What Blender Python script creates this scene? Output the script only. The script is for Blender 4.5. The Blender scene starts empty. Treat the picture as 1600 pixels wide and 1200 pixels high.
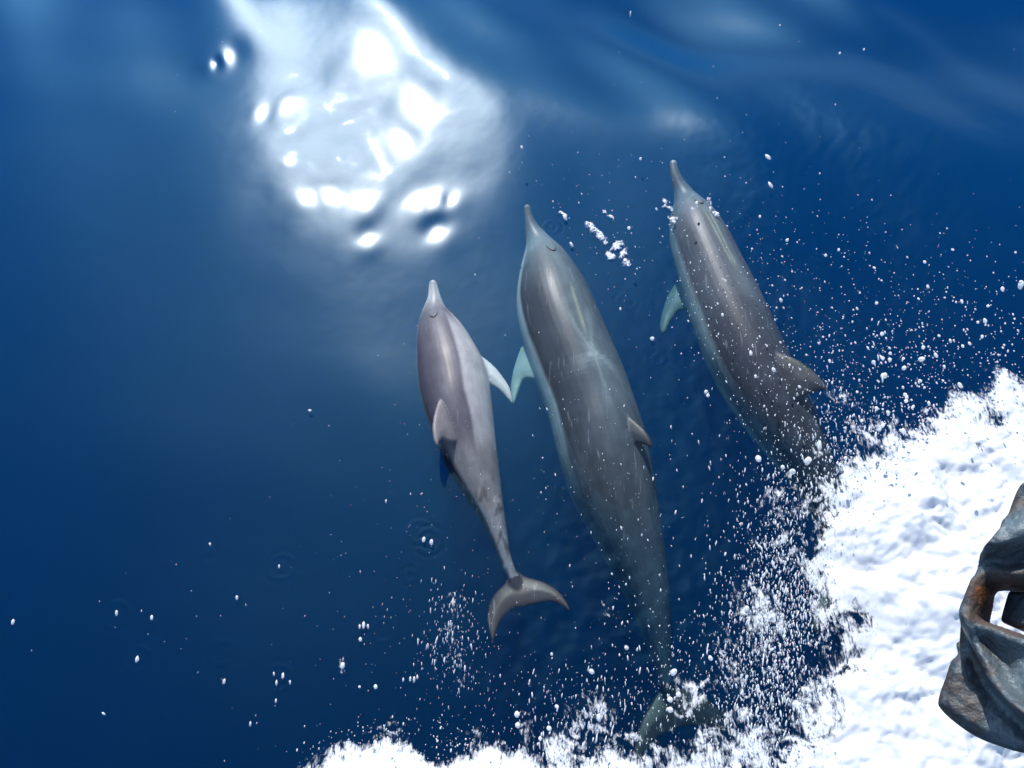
import bpy, bmesh, math, random
import numpy as np
from mathutils import Vector, Matrix

random.seed(11)
rng = np.random.default_rng(11)
scene = bpy.context.scene
C = scene.collection
R = math.radians

# ------------------------------------------------------------------ camera
CAM_H, DEPR, FPX = 3.5, 60.0, 1386.0          # height over the sea, downward tilt, focal length in photo pixels (1600 wide)
cam_d = bpy.data.cameras.new('camera')
cam = bpy.data.objects.new('camera', cam_d)
C.objects.link(cam)
cam.location = (0, 0, CAM_H)
cam.rotation_euler = (R(90 - DEPR), 0, 0)
cam_d.sensor_width = 36.0
cam_d.lens = 36.0 * FPX / 1600.0
cam_d.clip_end = 5000
cam_d.clip_start = 0.05
scene.camera = cam

CAM = np.array([0, 0, CAM_H])
FWD = np.array([0, math.cos(R(DEPR)), -math.sin(R(DEPR))])
UPV = np.array([0, math.sin(R(DEPR)), math.cos(R(DEPR))])


def ray(px, py):
    d = np.array([(px - 800.0) / FPX, 0, 0]) + UPV * (-(py - 600.0) / FPX) + FWD
    return d / np.linalg.norm(d)


def at(px, py, z=0.0):
    """world point where the sight line of a photo pixel meets the height z"""
    d = ray(px, py)
    return CAM + d * ((z - CAM_H) / d[2])


def at_plane(px, py, p0, n):
    d = ray(px, py)
    return CAM + d * (np.dot(p0 - CAM, n) / np.dot(d, n))


# ------------------------------------------------------------------ sun, sky, exposure
gd = ray(585, 200)                              # the glitter's middle: the sun is the mirror image of this sight line
SUN = np.array([gd[0], gd[1], -gd[2]])
sun_el = math.asin(SUN[2])
sun_az = math.atan2(SUN[0], SUN[1])
sl = bpy.data.lights.new('sun', 'SUN')
sl.energy = 4.6
sl.angle = R(0.53)
sl.color = (1.0, 0.98, 0.95)
so = bpy.data.objects.new('sun', sl)
C.objects.link(so)
so.location = (0, 0, 30)
so.rotation_euler = Vector(SUN).to_track_quat('Z', 'Y').to_euler()

world = bpy.data.worlds.new('World')
scene.world = world
world.use_nodes = True
wn = world.node_tree.nodes
bgn = wn.get('Background') or wn.new('ShaderNodeBackground')
sky = wn.new('ShaderNodeTexSky')
sky.sky_type = 'NISHITA'
sky.sun_disc = False
sky.sun_elevation = sun_el
sky.sun_rotation = sun_az
sky.dust_density = 0.3
sky.air_density = 1.0
sky.ozone_density = 2.5
world.node_tree.links.new(sky.outputs[0], bgn.inputs[0])
bgn.inputs[1].default_value = 0.15

scene.view_settings.view_transform = 'Standard'
scene.view_settings.look = 'None'
scene.view_settings.exposure = 0.45
scene.view_settings.gamma = 1.0
cy = scene.cycles
cy.use_denoising = True
try:
    cy.denoiser = 'OPENIMAGEDENOISE'
except Exception:
    pass
cy.max_bounces = 8
cy.diffuse_bounces = 2
cy.glossy_bounces = 2
cy.transmission_bounces = 2
cy.transparent_max_bounces = 8
cy.volume_bounces = 3
cy.caustics_reflective = False
cy.caustics_refractive = False
cy.sample_clamp_indirect = 4.0
cy.use_adaptive_sampling = True
cy.adaptive_threshold = 0.015


# ------------------------------------------------------------------ helpers
def tag(o, label=None, cat=None, group=None, kind=None):
    if label:
        o['label'] = label
    if cat:
        o['category'] = cat
    if group:
        o['group'] = group
    if kind:
        o['kind'] = kind
    return o


def mesh_obj(name, verts, faces, mat=None, parent=None, smooth=True):
    me = bpy.data.meshes.new(name)
    if isinstance(faces, np.ndarray):
        v = np.asarray(verts, dtype=np.float32)
        n, k = faces.shape
        me.vertices.add(len(v))
        me.vertices.foreach_set('co', v.ravel())
        me.loops.add(n * k)
        me.loops.foreach_set('vertex_index', faces.astype(np.int32).ravel())
        me.polygons.add(n)
        me.polygons.foreach_set('loop_start', np.arange(0, n * k, k, dtype=np.int32))
        me.update(calc_edges=True)
        me.validate()
    else:
        me.from_pydata([tuple(map(float, p)) for p in verts], [], [list(map(int, f)) for f in faces])
    if smooth:
        me.polygons.foreach_set('use_smooth', [True] * len(me.polygons))
    o = bpy.data.objects.new(name, me)
    C.objects.link(o)
    if mat:
        me.materials.append(mat)
    if parent:
        o.parent = parent
    return o


_perm = rng.permutation(256)
_perm = np.concatenate([_perm, _perm, _perm])
_ang = rng.random(256) * 2 * np.pi
_gx, _gy = np.cos(_ang), np.sin(_ang)


def perlin(x, y):
    xi, yi = np.floor(x).astype(int), np.floor(y).astype(int)
    xf, yf = x - xi, y - yi
    xi &= 255
    yi &= 255
    u = xf * xf * xf * (xf * (xf * 6 - 15) + 10)
    v = yf * yf * yf * (yf * (yf * 6 - 15) + 10)

    def g(ix, iy, dx, dy):
        h = _perm[_perm[ix & 255] + (iy & 255)]
        return _gx[h] * dx + _gy[h] * dy
    n00 = g(xi, yi, xf, yf)
    n10 = g(xi + 1, yi, xf - 1, yf)
    n01 = g(xi, yi + 1, xf, yf - 1)
    n11 = g(xi + 1, yi + 1, xf - 1, yf - 1)
    a = n00 + u * (n10 - n00)
    b = n01 + u * (n11 - n01)
    return (a + v * (b - a)) * 1.4


def fbm(x, y, octv=4, gain=0.5, billow=False):
    s, a, t = 0.0, 1.0, 0.0
    for k in range(octv):
        n = perlin(x * 2 ** k + 17.3 * k, y * 2 ** k - 9.1 * k)
        if billow:
            n = np.abs(n) * 2 - 0.5
        s = s + n * a
        t += a
        a *= gain
    return s / t


def sstep(a, b, x):
    t = np.clip((x - a) / (b - a), 0, 1)
    return t * t * (3 - 2 * t)


def poly_sd(P, X, Y):
    """signed distance to a closed polygon, positive inside"""
    P = np.asarray(P, float)
    d2 = np.full(X.shape, 1e9)
    inside = np.zeros(X.shape, bool)
    for i in range(len(P)):
        a, b = P[i], P[(i + 1) % len(P)]
        e = b - a
        wx, wy = X - a[0], Y - a[1]
        t = np.clip((wx * e[0] + wy * e[1]) / (e @ e + 1e-12), 0, 1)
        d2 = np.minimum(d2, (wx - t * e[0]) ** 2 + (wy - t * e[1]) ** 2)
        cond = ((a[1] <= Y) & (b[1] > Y)) | ((b[1] <= Y) & (a[1] > Y))
        with np.errstate(divide='ignore', invalid='ignore'):
            xc = a[0] + (Y - a[1]) / (e[1] if abs(e[1]) > 1e-12 else 1e-12) * e[0]
        inside ^= cond & (X < xc)
    return np.where(inside, 1, -1) * np.sqrt(d2)


def smooth_poly(P, n=4, closed=True):
    """Catmull-Rom through the points"""
    P = np.asarray(P, float)
    out = []
    m = len(P)
    for i in range(m if closed else m - 1):
        if closed:
            p0, p1, p2, p3 = P[(i - 1) % m], P[i], P[(i + 1) % m], P[(i + 2) % m]
        else:
            p0, p1, p2, p3 = P[max(i - 1, 0)], P[i], P[i + 1], P[min(i + 2, m - 1)]
        for k in range(n):
            t = k / n
            out.append(0.5 * ((2 * p1) + (p2 - p0) * t + (2 * p0 - 5 * p1 + 4 * p2 - p3) * t * t + (3 * p1 - p0 - 3 * p2 + p3) * t ** 3))
    if not closed:
        out.append(P[-1])
    return np.array(out)


def grid_cells(U, V, c):
    """vertices and quads of the part of a grid where c > 0, its rim pulled onto c = 0. Returns index array, moved U, V, quads"""
    nu, nv = U.shape
    keepv = c > 0
    cell = (keepv[:-1, :-1].astype(int) + keepv[1:, :-1] + keepv[1:, 1:] + keepv[:-1, 1:]) >= 1
    du, dv = U[1, 0] - U[0, 0], V[0, 1] - V[0, 0]
    gu, gv = np.gradient(c, du, dv)
    g2 = gu * gu + gv * gv + 1e-9
    su, sv = np.clip(-c * gu / g2, -0.95 * du, 0.95 * du), np.clip(-c * gv / g2, -0.95 * dv, 0.95 * dv)
    out = ~keepv
    U2, V2 = np.where(out, U + su, U), np.where(out, V + sv, V)
    ii, jj = np.nonzero(cell)
    idx = np.arange(nu * nv).reshape(nu, nv)
    q = np.stack([idx[ii, jj], idx[ii + 1, jj], idx[ii + 1, jj + 1], idx[ii, jj + 1]], 1)
    return U2, V2, q


def lens_mesh(U, V, c, top, bot, org, eu, ev, en):
    """closed mesh over the cells where c > 0: heights top and bot along en, joined at the rim"""
    U2, V2, q = grid_cells(U, V, c)
    rim = c <= 0
    used = np.unique(q)
    n = U.size
    mid = 0.5 * (top + bot)
    T = np.where(rim, mid, top).ravel()
    B = np.where(rim, mid, bot).ravel()
    mapT = -np.ones(n, int)
    mapT[used] = np.arange(len(used))
    inner = used[~rim.ravel()[used]]
    mapB = mapT.copy()
    mapB[inner] = len(used) + np.arange(len(inner))
    u, v = U2.ravel(), V2.ravel()
    P = org + np.outer(u, eu) + np.outer(v, ev)
    vt = P[used] + np.outer(T[used], en)
    vb = P[inner] + np.outer(B[inner], en)
    qt = mapT[q]
    qb = mapB[q][:, ::-1]
    return np.concatenate([vt, vb]), np.concatenate([qt, qb])


def new_mat(name):
    m = bpy.data.materials.new(name)
    m.use_nodes = True
    nt = m.node_tree
    for n in list(nt.nodes):
        nt.nodes.remove(n)
    out = nt.nodes.new('ShaderNodeOutputMaterial')
    return m, nt, out


def N(nt, kind, **kw):
    n = nt.nodes.new(kind)
    for k, v in kw.items():
        if k.startswith('i_'):
            n.inputs[k[2:].replace('_', ' ')].default_value = v
        else:
            setattr(n, k, v)
    return n


# ------------------------------------------------------------------ water surface heights
WAVES = []
for k in range(16):
    lam = 0.55 * (1.16 ** k)
    th = R(62) + random.gauss(0, 0.55)
    slope = 0.020 if lam < 1.0 else 0.026
    WAVES.append((2 * math.pi / lam, th, slope * lam / (2 * math.pi), random.random() * 6.28))

GLINTS = [(358, 95, 15), (338, 105, 9), (410, 182, 12), (452, 168, 13), (580, 90, 30), (648, 167, 26), (625, 225, 17), (481, 313, 13), (515, 310, 13),
          (573, 320, 17), (655, 320, 20), (678, 315, 20), (706, 315, 13), (683, 365, 18), (576, 377, 13), (451, 258, 4)]


GLC = at(585, 225, 0)


def mirror_slope(x, y):
    """the surface slope at (x, y) that throws the sun into the eye"""
    d = np.array([x, y, 0.0]) - CAM
    hv = SUN - d / np.linalg.norm(d)
    return np.array([-hv[0] / hv[2], -hv[1] / hv[2]])


_e = 0.2
_J = np.stack([(mirror_slope(GLC[0] + _e, GLC[1]) - mirror_slope(GLC[0] - _e, GLC[1])) / (2 * _e), (mirror_slope(GLC[0], GLC[1] + _e) - mirror_slope(GLC[0], GLC[1] - _e)) / (2 * _e)], 1)
_J = 0.5 * (_J + _J.T)


def base_h(x, y):
    wx = x + 0.25 * perlin(x * 0.5 + 3.1, y * 0.5)
    wy = y + 0.25 * perlin(x * 0.5 - 7.7, y * 0.5 + 5.2)
    h = np.zeros_like(x)
    far = 1.0 / (1.0 + (np.hypot(x, y) / 60.0) ** 2)
    calm = 0.20 + 2.6 * sstep(2.3, 4.8, y + 0.34 * x)
    calm = calm * (1 - 0.84 * np.exp(-((x - GLC[0]) ** 2 + (y - GLC[1] - 0.2) ** 2) / 1.1 ** 2))
    for kk, th, a, ph in WAVES:
        h += a * np.sin(kk * (wx * math.cos(th) + wy * math.sin(th)) + ph)
    gl = np.exp(-(((x - GLC[0]) / 0.75) ** 2 + ((y - GLC[1]) / 0.95) ** 2) ** 2)
    chop = 0.0046 * perlin(x * 3.3 + 40, y * 2.6) + 0.0010 * perlin(x * 6.7 + 11, y * 5.6 + 3)
    qx, qy = x - GLC[0], y - GLC[1]
    bowl = 0.5 * (_J[0, 0] * qx * qx + 2 * _J[0, 1] * qx * qy + _J[1, 1] * qy * qy)      # a shallow swell facing the sun
    return h * far * calm + chop * gl + 0.50 * bowl * np.exp(-((qx / 0.95) ** 2 + ((qy - 0.05) / 0.95) ** 2) ** 2)


def num_grad(f, x, y, e=0.004):
    return (f(x + e, y) - f(x - e, y)) / (2 * e), (f(x, y + e) - f(x, y - e)) / (2 * e)


SLICK = []
for (px, py, r) in GLINTS:
    hv = SUN - ray(px, py)                        # half vector between the sun and the eye: the normal that mirrors one to the other
    p = at(px, py, 0)
    SLICK.append((p[0], p[1], -hv[0] / hv[2], -hv[1] / hv[2], 0.0047 * r + 0.007))


def ripples(x, y):
    """small chop where dolphins and bow wave stir the water"""
    m = 0.06 + 0.5 * sstep(0.2, 1.0, x - 0.42 * (y - 2.2)) * sstep(4.3, 3.3, y) + 0.5 * sstep(1.6, 1.0, y) * sstep(-0.4, 0.3, x)
    return m * 0.0035 * (perlin(x * 9, y * 7) + 0.6 * perlin(x * 19 + 4, y * 15) + 0.3 * perlin(x * 37, y * 30 + 8))


RINGS = [(20, 965), (155, 997), (180, 960), (215, 1030), (325, 870), (368, 935), (348, 1020), (655, 830), (670, 845), (560, 985), (435, 1060), (440, 885), (640, 900), (600, 985),
         (1598, 470), (1393, 480), (1230, 395), (1060, 370), (980, 470), (862, 355), (1030, 560), (940, 520)]
_rings = [(at(px, py)[:2], 0.022 + 0.03 * random.random(), 0.0006 + 0.0007 * random.random()) for px, py in RINGS]


def rings(x, y):
    h = np.zeros_like(x)
    for (c, r0, a) in _rings:
        r = np.hypot(x - c[0], y - c[1])
        h += a * np.cos((r - r0) / 0.030 * 2 * math.pi) * np.exp(-((r - r0) / 0.022) ** 2)
    return h


def water_h(x, y, want_slick=False):
    h = base_h(x, y)
    slick = np.zeros_like(x)
    num, den = h.copy(), np.ones_like(x)
    for (bx, by, sx, sy, sg) in SLICK:            # small smooth facets between the ripples, melting into the swell around them
        h0 = float(base_h(np.array([bx]), np.array([by]))[0])
        dx, dy = x - bx, y - by
        r2 = (dx * dx + (0.72 * dy) ** 2) / (sg * sg)
        u_ = np.clip(r2, 1e-4, None) ** -1.6 * np.exp(-r2 / 30)
        num += u_ * (h0 + sx * dx + sy * dy)
        den += u_
        slick = np.maximum(slick, np.exp(-r2 * 0.7))
    h = num / den
    h = h + ripples(x, y) * (1 - slick) + rings(x, y)
    return (h, slick) if want_slick else h


def axis(lo, hi, step, far, ratio):
    core = list(np.arange(lo, hi + 1e-9, step))
    a, s = [], step
    x = lo
    while x > -far:
        s *= ratio
        x -= s
        a.append(x)
    b, s = [], step
    x = hi
    while x < far:
        s *= ratio
        x += s
        b.append(x)
    return np.array(a[::-1] + core + b)


# ------------------------------------------------------------------ water
def water_material():
    m, nt, out = new_mat('sea_water')
    L = nt.links.new
    geo = N(nt, 'ShaderNodeNewGeometry')
    dot = N(nt, 'ShaderNodeVectorMath', operation='DOT_PRODUCT')
    L(geo.outputs['Normal'], dot.inputs[0])
    L(geo.outputs['Incoming'], dot.inputs[1])
    ab = N(nt, 'ShaderNodeMath', operation='ABSOLUTE')
    L(dot.outputs['Value'], ab.inputs[0])
    om = N(nt, 'ShaderNodeMath', operation='SUBTRACT', use_clamp=True)
    om.inputs[0].default_value = 1.0
    L(ab.outputs[0], om.inputs[1])
    pw = N(nt, 'ShaderNodeMath', operation='POWER')
    L(om.outputs[0], pw.inputs[0])
    pw.inputs[1].default_value = 5.0
    fr = N(nt, 'ShaderNodeMath', operation='MULTIPLY_ADD')
    L(pw.outputs[0], fr.inputs[0])
    fr.inputs[1].default_value = 0.975
    fr.inputs[2].default_value = 0.025
    tr = N(nt, 'ShaderNodeBsdfTransparent')
    g1 = N(nt, 'ShaderNodeBsdfAnisotropic')
    g1.inputs['Roughness'].default_value = 0.20
    g2 = N(nt, 'ShaderNodeBsdfAnisotropic')
    g2.distribution = 'BECKMANN'
    g2.inputs['Roughness'].default_value = 0.272
    g2.inputs['Color'].default_value = (0.84, 0.95, 1.0, 1)
    g3 = N(nt, 'ShaderNodeBsdfAnisotropic')
    g3.inputs['Roughness'].default_value = 0.055
    ga = N(nt, 'ShaderNodeMixShader')
    ga.inputs[0].default_value = 0.20
    L(g3.outputs[0], ga.inputs[1])
    L(g1.outputs[0], ga.inputs[2])
    g4 = N(nt, 'ShaderNodeBsdfAnisotropic')            # broad sheen of the wind ripples too small to model
    g4.distribution = 'BECKMANN'
    g4.inputs['Roughness'].default_value = 0.43
    g4.inputs['Color'].default_value = (0.26, 0.68, 1.0, 1)
    gr = N(nt, 'ShaderNodeMixShader')
    gr.inputs[0].default_value = 0.64
    L(g2.outputs[0], gr.inputs[1])
    L(g4.outputs[0], gr.inputs[2])
    gt = N(nt, 'ShaderNodeMixShader')
    gt.inputs[0].default_value = 0.52
    L(gr.outputs[0], gt.inputs[1])
    sa_ = N(nt, 'ShaderNodeAttribute', attribute_name='slick')   # patches without wind ripples mirror the sun sharply
    gs = N(nt, 'ShaderNodeMixShader')
    L(sa_.outputs['Fac'], gs.inputs[0])
    L(tr.outputs[0], gs.inputs[1])
    L(ga.outputs[0], gs.inputs[2])
    L(gs.outputs[0], gt.inputs[2])
    gm = gt
    mx = N(nt, 'ShaderNodeMixShader')
    L(fr.outputs[0], mx.inputs[0])
    L(tr.outputs[0], mx.inputs[1])
    L(gm.outputs[0], mx.inputs[2])
    L(mx.outputs[0], out.inputs['Surface'])
    ss = np.array([0.004, 0.25, 0.56])           # scattering and absorption per metre
    sa = np.array([1.10, 0.40, 0.18])
    vs = N(nt, 'ShaderNodeVolumeScatter')
    vs.inputs['Density'].default_value = float(ss.max())
    vs.inputs['Color'].default_value = (*[float(v) for v in ss / ss.max()], 1)
    vs.inputs['Anisotropy'].default_value = 0.78
    va = N(nt, 'ShaderNodeVolumeAbsorption')
    va.inputs['Density'].default_value = float(sa.max() * 1.001)
    va.inputs['Color'].default_value = (*[float(1 - v / (sa.max() * 1.001)) for v in sa], 1)
    ad = N(nt, 'ShaderNodeAddShader')
    L(vs.outputs[0], ad.inputs[0])
    L(va.outputs[0], ad.inputs[1])
    L(ad.outputs[0], out.inputs['Volume'])
    m.volume_intersection_method = 'ACCURATE' if hasattr(m, 'volume_intersection_method') and False else getattr(m, 'volume_intersection_method', 'FAST')
    return m


xs = axis(-3.0, 3.2, 0.011, 1500, 1.22)
ys = axis(0.2, 5.9, 0.011, 1500, 1.22)
X, Y = np.meshgrid(xs, ys, indexing='ij')
Z, SL = water_h(X, Y, True)
nx, ny = X.shape
idx = np.arange(nx * ny).reshape(nx, ny)
q = np.stack([idx[:-1, :-1], idx[1:, :-1], idx[1:, 1:], idx[:-1, 1:]], -1).reshape(-1, 4)
Vw = np.stack([X, Y, Z], -1).reshape(-1, 3)
rim = np.concatenate([idx[:, 0], idx[-1, 1:], idx[-2::-1, -1], idx[0, -2:0:-1]])
nb = len(Vw)
low = Vw[rim].copy()
low[:, 2] = -40
Vw = np.concatenate([Vw, low, [[0, 0, -40]]])
m_ = len(rim)
k = np.arange(m_)
side = np.stack([rim[k], nb + k, nb + (k + 1) % m_, rim[(k + 1) % m_]], 1)
k2 = np.arange(0, m_ - 1, 2)
bottom = np.stack([nb + k2, np.full(len(k2), nb + m_), nb + (k2 + 2) % m_, nb + (k2 + 1) % m_], 1)
water = mesh_obj('water', Vw, np.concatenate([q, side, bottom]), water_material())
sa_w = water.data.attributes.new('slick', 'FLOAT', 'POINT')
sa_w.data.foreach_set('value', np.concatenate([SL.ravel(), np.zeros(len(Vw) - SL.size)]).astype(np.float32))
tag(water, 'deep blue open sea under sun glitter', 'water', kind='structure')


# ------------------------------------------------------------------ dolphins
def skin_material(name, rough=0.44):
    m, nt, out = new_mat(name)
    L = nt.links.new
    at_ = N(nt, 'ShaderNodeAttribute', attribute_name='skin')
    tc = N(nt, 'ShaderNodeTexCoord')
    no = N(nt, 'ShaderNodeTexNoise')
    no.inputs['Scale'].default_value = 16
    no.inputs['Detail'].default_value = 5
    L(tc.outputs['Object'], no.inputs['Vector'])
    cr = N(nt, 'ShaderNodeMapRange')
    cr.inputs['From Min'].default_value = 0.3
    cr.inputs['From Max'].default_value = 0.7
    cr.inputs['To Min'].default_value = 0.86
    cr.inputs['To Max'].default_value = 1.12
    L(no.outputs['Fac'], cr.inputs['Value'])
    vm = N(nt, 'ShaderNodeVectorMath', operation='SCALE')
    L(at_.outputs['Color'], vm.inputs[0])
    L(cr.outputs[0], vm.inputs['Scale'])
    mp = N(nt, 'ShaderNodeMapping')
    mp.inputs['Rotation'].default_value = (0, 0, -0.30)
    mp.inputs['Scale'].default_value = (70, 5, 40)
    L(tc.outputs['Object'], mp.inputs['Vector'])
    n3 = N(nt, 'ShaderNodeTexNoise')
    n3.inputs['Scale'].default_value = 1.0
    n3.inputs['Detail'].default_value = 3
    n3.inputs['Distortion'].default_value = 0.3
    L(mp.outputs[0], n3.inputs['Vector'])
    sc = N(nt, 'ShaderNodeMapRange')
    sc.inputs['From Min'].default_value = 0.63
    sc.inputs['From Max'].default_value = 0.72
    sc.inputs['To Max'].default_value = 0.22
    L(n3.outputs['Fac'], sc.inputs['Value'])
    mxc = N(nt, 'ShaderNodeMix', data_type='RGBA')
    L(sc.outputs[0], mxc.inputs['Factor'])
    L(vm.outputs[0], mxc.inputs['A'])
    mxc.inputs['B'].default_value = (0.34, 0.36, 0.37, 1)
    b = N(nt, 'ShaderNodeBsdfPrincipled')
    L(mxc.outputs['Result'], b.inputs['Base Color'])
    b.inputs['Roughness'].default_value = rough
    b.inputs['IOR'].default_value = 1.32
    L(b.outputs[0], out.inputs['Surface'])
    return m


def frames(ctr, roll):
    T = np.gradient(ctr, axis=0)
    T /= np.linalg.norm(T, axis=1)[:, None]
    Rt, Up = [], []
    for t, ro in zip(T, roll):
        r = np.cross([0, 0, 1], t)
        r /= np.linalg.norm(r)
        u = np.cross(t, r)
        c, s = math.cos(ro), math.sin(ro)           # positive roll leans the back towards +right
        Up.append(u * c + r * s)
        Rt.append(r * c - u * s)
    return T, np.array(Rt), np.array(Up)


def resample(rows, n):
    rows = np.asarray(rows, float)
    s = np.concatenate([[0], np.cumsum(np.hypot(*np.diff(rows[:, :2], axis=0).T))])
    t = np.linspace(0, 1, n) * s[-1]
    sm = smooth_poly(rows, 8, closed=False)
    s2 = np.concatenate([[0], np.cumsum(np.hypot(*np.diff(sm[:, :2], axis=0).T))])
    return np.stack([np.interp(t * s2[-1] / s[-1], s2, sm[:, i]) for i in range(rows.shape[1])], 1)


def plate_px(poly_px, p0, n, thick, width, step=0.006, lens=0.5):
    """a blade whose outline is drawn on its own plane in space, thickest inside, rounded at the rim"""
    n = np.asarray(n, float)
    n = n / np.linalg.norm(n)
    P = np.array([at_plane(x, y, p0, n) for x, y in smooth_poly(poly_px, 5)])
    eu = np.cross(n, [0.3, 0.2, 0.9])
    eu /= np.linalg.norm(eu)
    ev = np.cross(n, eu)
    Q = np.stack([(P - p0) @ eu, (P - p0) @ ev], 1)
    u = np.arange(Q[:, 0].min() - 2 * step, Q[:, 0].max() + 2 * step, step)
    v = np.arange(Q[:, 1].min() - 2 * step, Q[:, 1].max() + 2 * step, step)
    U, V = np.meshgrid(u, v, indexing='ij')
    c = poly_sd(Q, U, V)
    t = 0.0035 + thick * np.clip(c / width, 0, 1) ** lens
    return lens_mesh(U, V, c, t, -t, p0, eu, ev, n)


def build_dolphin(rows, fins, colour_fn, mat, label, nst=110, eye=None, blow=None):
    """rows: photo x, y of the left and right edge of the body, depth of its axis, roll in degrees, height to width"""
    rows = np.asarray(rows, float)
    rr = np.stack([(rows[:, 0] + rows[:, 2]) / 2, (rows[:, 1] + rows[:, 3]) / 2, np.hypot(rows[:, 2] - rows[:, 0], rows[:, 3] - rows[:, 1]) / 2, rows[:, 4], rows[:, 5], rows[:, 6]], 1)
    S = resample(rr, nst)
    ctr = np.array([at(x, y, z) for x, y, z in S[:, [0, 1, 3]]])
    k = np.ones(5) / 5
    for a in range(3):
        ctr[2:-2, a] = np.convolve(ctr[:, a], k, 'valid')
    dist = np.linalg.norm(ctr - CAM, axis=1)
    cosoff = np.array([np.dot(ray(x, y), FWD) for x, y in S[:, :2]])
    hw = S[:, 2] / FPX * dist * cosoff
    roll = np.radians(S[:, 4])
    T, Rt, Up = frames(ctr, roll)
    hh = hw * S[:, 5]
    ns = 40
    ph = np.linspace(0, 2 * math.pi, ns, endpoint=False)
    V = []
    for i in range(nst):
        ex = 2.0
        V += [ctr[i] + Rt[i] * hw[i] * math.sin(p) + Up[i] * hh[i] * math.cos(p) for p in ph]
    F = []
    for i in range(nst - 1):
        for j in range(ns):
            a, b = i * ns + j, i * ns + (j + 1) % ns
            F.append((a, b, b + ns, a + ns))
    V += [ctr[0] - T[0] * hw[0] * 0.7, ctr[-1] + T[-1] * hw[-1] * 0.5]
    for j in range(ns):
        F.append((len(V) - 2, (j + 1) % ns, j, ))
        F.append((len(V) - 1, (nst - 1) * ns + j, (nst - 1) * ns + (j + 1) % ns))
    allv, allf = [np.array(V)], [list(map(tuple, F))]
    nfin = []
    off = len(V)
    fin_pts = []
    for (nm, poly, depth_at, normal, thick, width) in fins(ctr, T, Rt, Up):
        v, f = plate_px(poly, depth_at, normal, thick, width)
        allv.append(v)
        allf.append([tuple(q + off) for q in f])
        off += len(v)
        fin_pts.append((nm, v))
    tmp = mesh_obj('tmp', np.concatenate(allv), [f for fl in allf for f in fl])
    bm = bmesh.new()
    bm.from_mesh(tmp.data)
    bmesh.ops.recalc_face_normals(bm, faces=bm.faces)
    bm.to_mesh(tmp.data)
    bm.free()
    md = tmp.modifiers.new('r', 'REMESH')
    md.mode = 'VOXEL'
    md.voxel_size = 0.0052
    md.use_smooth_shade = True
    sm = tmp.modifiers.new('s', 'SMOOTH')
    sm.factor = 0.5
    sm.iterations = 5
    dg = bpy.context.evaluated_depsgraph_get()
    me = bpy.data.meshes.new_from_object(tmp.evaluated_get(dg))
    bpy.data.objects.remove(tmp)
    me.name = 'body'
    n = len(me.vertices)
    co = np.empty(n * 3, np.float32)
    me.vertices.foreach_get('co', co)
    co = co.reshape(-1, 3).astype(float)
    # body coordinates of every vertex: place along the spine, towards the right flank, towards the back
    best = np.zeros(n, int)
    for s in range(0, n, 20000):
        d = ((co[s:s + 20000, None, :] - ctr[None]) ** 2).sum(-1)
        best[s:s + 20000] = d.argmin(1)
    rel = co - ctr[best]
    b = (rel * Rt[best]).sum(1) / hw[best]
    a = (rel * Up[best]).sum(1) / hh[best]
    t = best / (nst - 1)
    fid = np.array([''] * n, dtype=object)
    fu = np.zeros(n)
    for nm, v in fin_pts:
        lo, hi = v.min(0) - 0.004, v.max(0) + 0.004
        cand = np.nonzero(((co > lo) & (co < hi)).all(1) & (np.hypot(a, b) > 1.04))[0]
        sub = v[::3]
        for s in range(0, len(cand), 4000):
            cc = cand[s:s + 4000]
            d = ((co[cc][:, None, :] - sub[None]) ** 2).sum(-1).min(1)
            fid[cc[d < 0.016 ** 2]] = nm
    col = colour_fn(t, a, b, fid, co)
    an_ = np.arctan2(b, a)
    streak = fbm(an_ * 2.2 + 3, t * 7, 3) + 0.7 * fbm(an_ * 7, t * 16 + 4, 3)  # lengthwise skin mottling, standing in for dappled caustic light
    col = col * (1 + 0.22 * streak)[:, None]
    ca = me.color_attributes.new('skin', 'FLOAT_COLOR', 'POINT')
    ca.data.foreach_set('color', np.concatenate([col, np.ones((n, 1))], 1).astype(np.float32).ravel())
    me.materials.clear()
    me.materials.append(mat)
    root = bpy.data.objects.new('dolphin', None)
    C.objects.link(root)
    org = ctr[nst // 2].copy()
    root.location = org
    root.empty_display_size = 0.2
    tag(root, label, 'dolphin', 'dolphins riding the bow wave')
    body = bpy.data.objects.new('body', me)
    C.objects.link(body)
    body.parent = root
    body.matrix_parent_inverse = Matrix.Translation(-Vector(org))
    # eyes and blowhole sit on the skin
    for (ti, side, angle) in (eye or []):
        i = int(ti * (nst - 1))
        an = R(angle) * side
        p = ctr[i] + Rt[i] * hw[i] * math.sin(an) + Up[i] * hh[i] * math.cos(an)
        bm = bmesh.new()
        bmesh.ops.create_uvsphere(bm, u_segments=12, v_segments=8, radius=0.0065)
        me2 = bpy.data.meshes.new('eye')
        bm.to_mesh(me2)
        bm.free()
        me2.materials.append(M_dark)
        e = bpy.data.objects.new('eye', me2)
        C.objects.link(e)
        e.parent = root
        e.location = Vector(p - org)
    if blow:
        ti, bb = blow
        i = int(ti * (nst - 1))
        pts = []
        for s in np.linspace(-1, 1, 9):
            an = bb + s * 0.20
            j = i + int(round((1 - s * s) * 1.6 * 1.0)) 
            f = i + (1 - s * s) * 1.5
            j0 = int(f)
            fr_ = f - j0
            c_, r_, u_ = [ctr, Rt, Up][0], Rt, Up
            base = ctr[j0] * (1 - fr_) + ctr[j0 + 1] * fr_
            w_ = hw[j0] * (1 - fr_) + hw[j0 + 1] * fr_
            h_ = hh[j0] * (1 - fr_) + hh[j0 + 1] * fr_
            pts.append(base + Rt[j0] * w_ * math.sin(an) + Up[j0] * h_ * math.cos(an) * 1.005)
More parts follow.
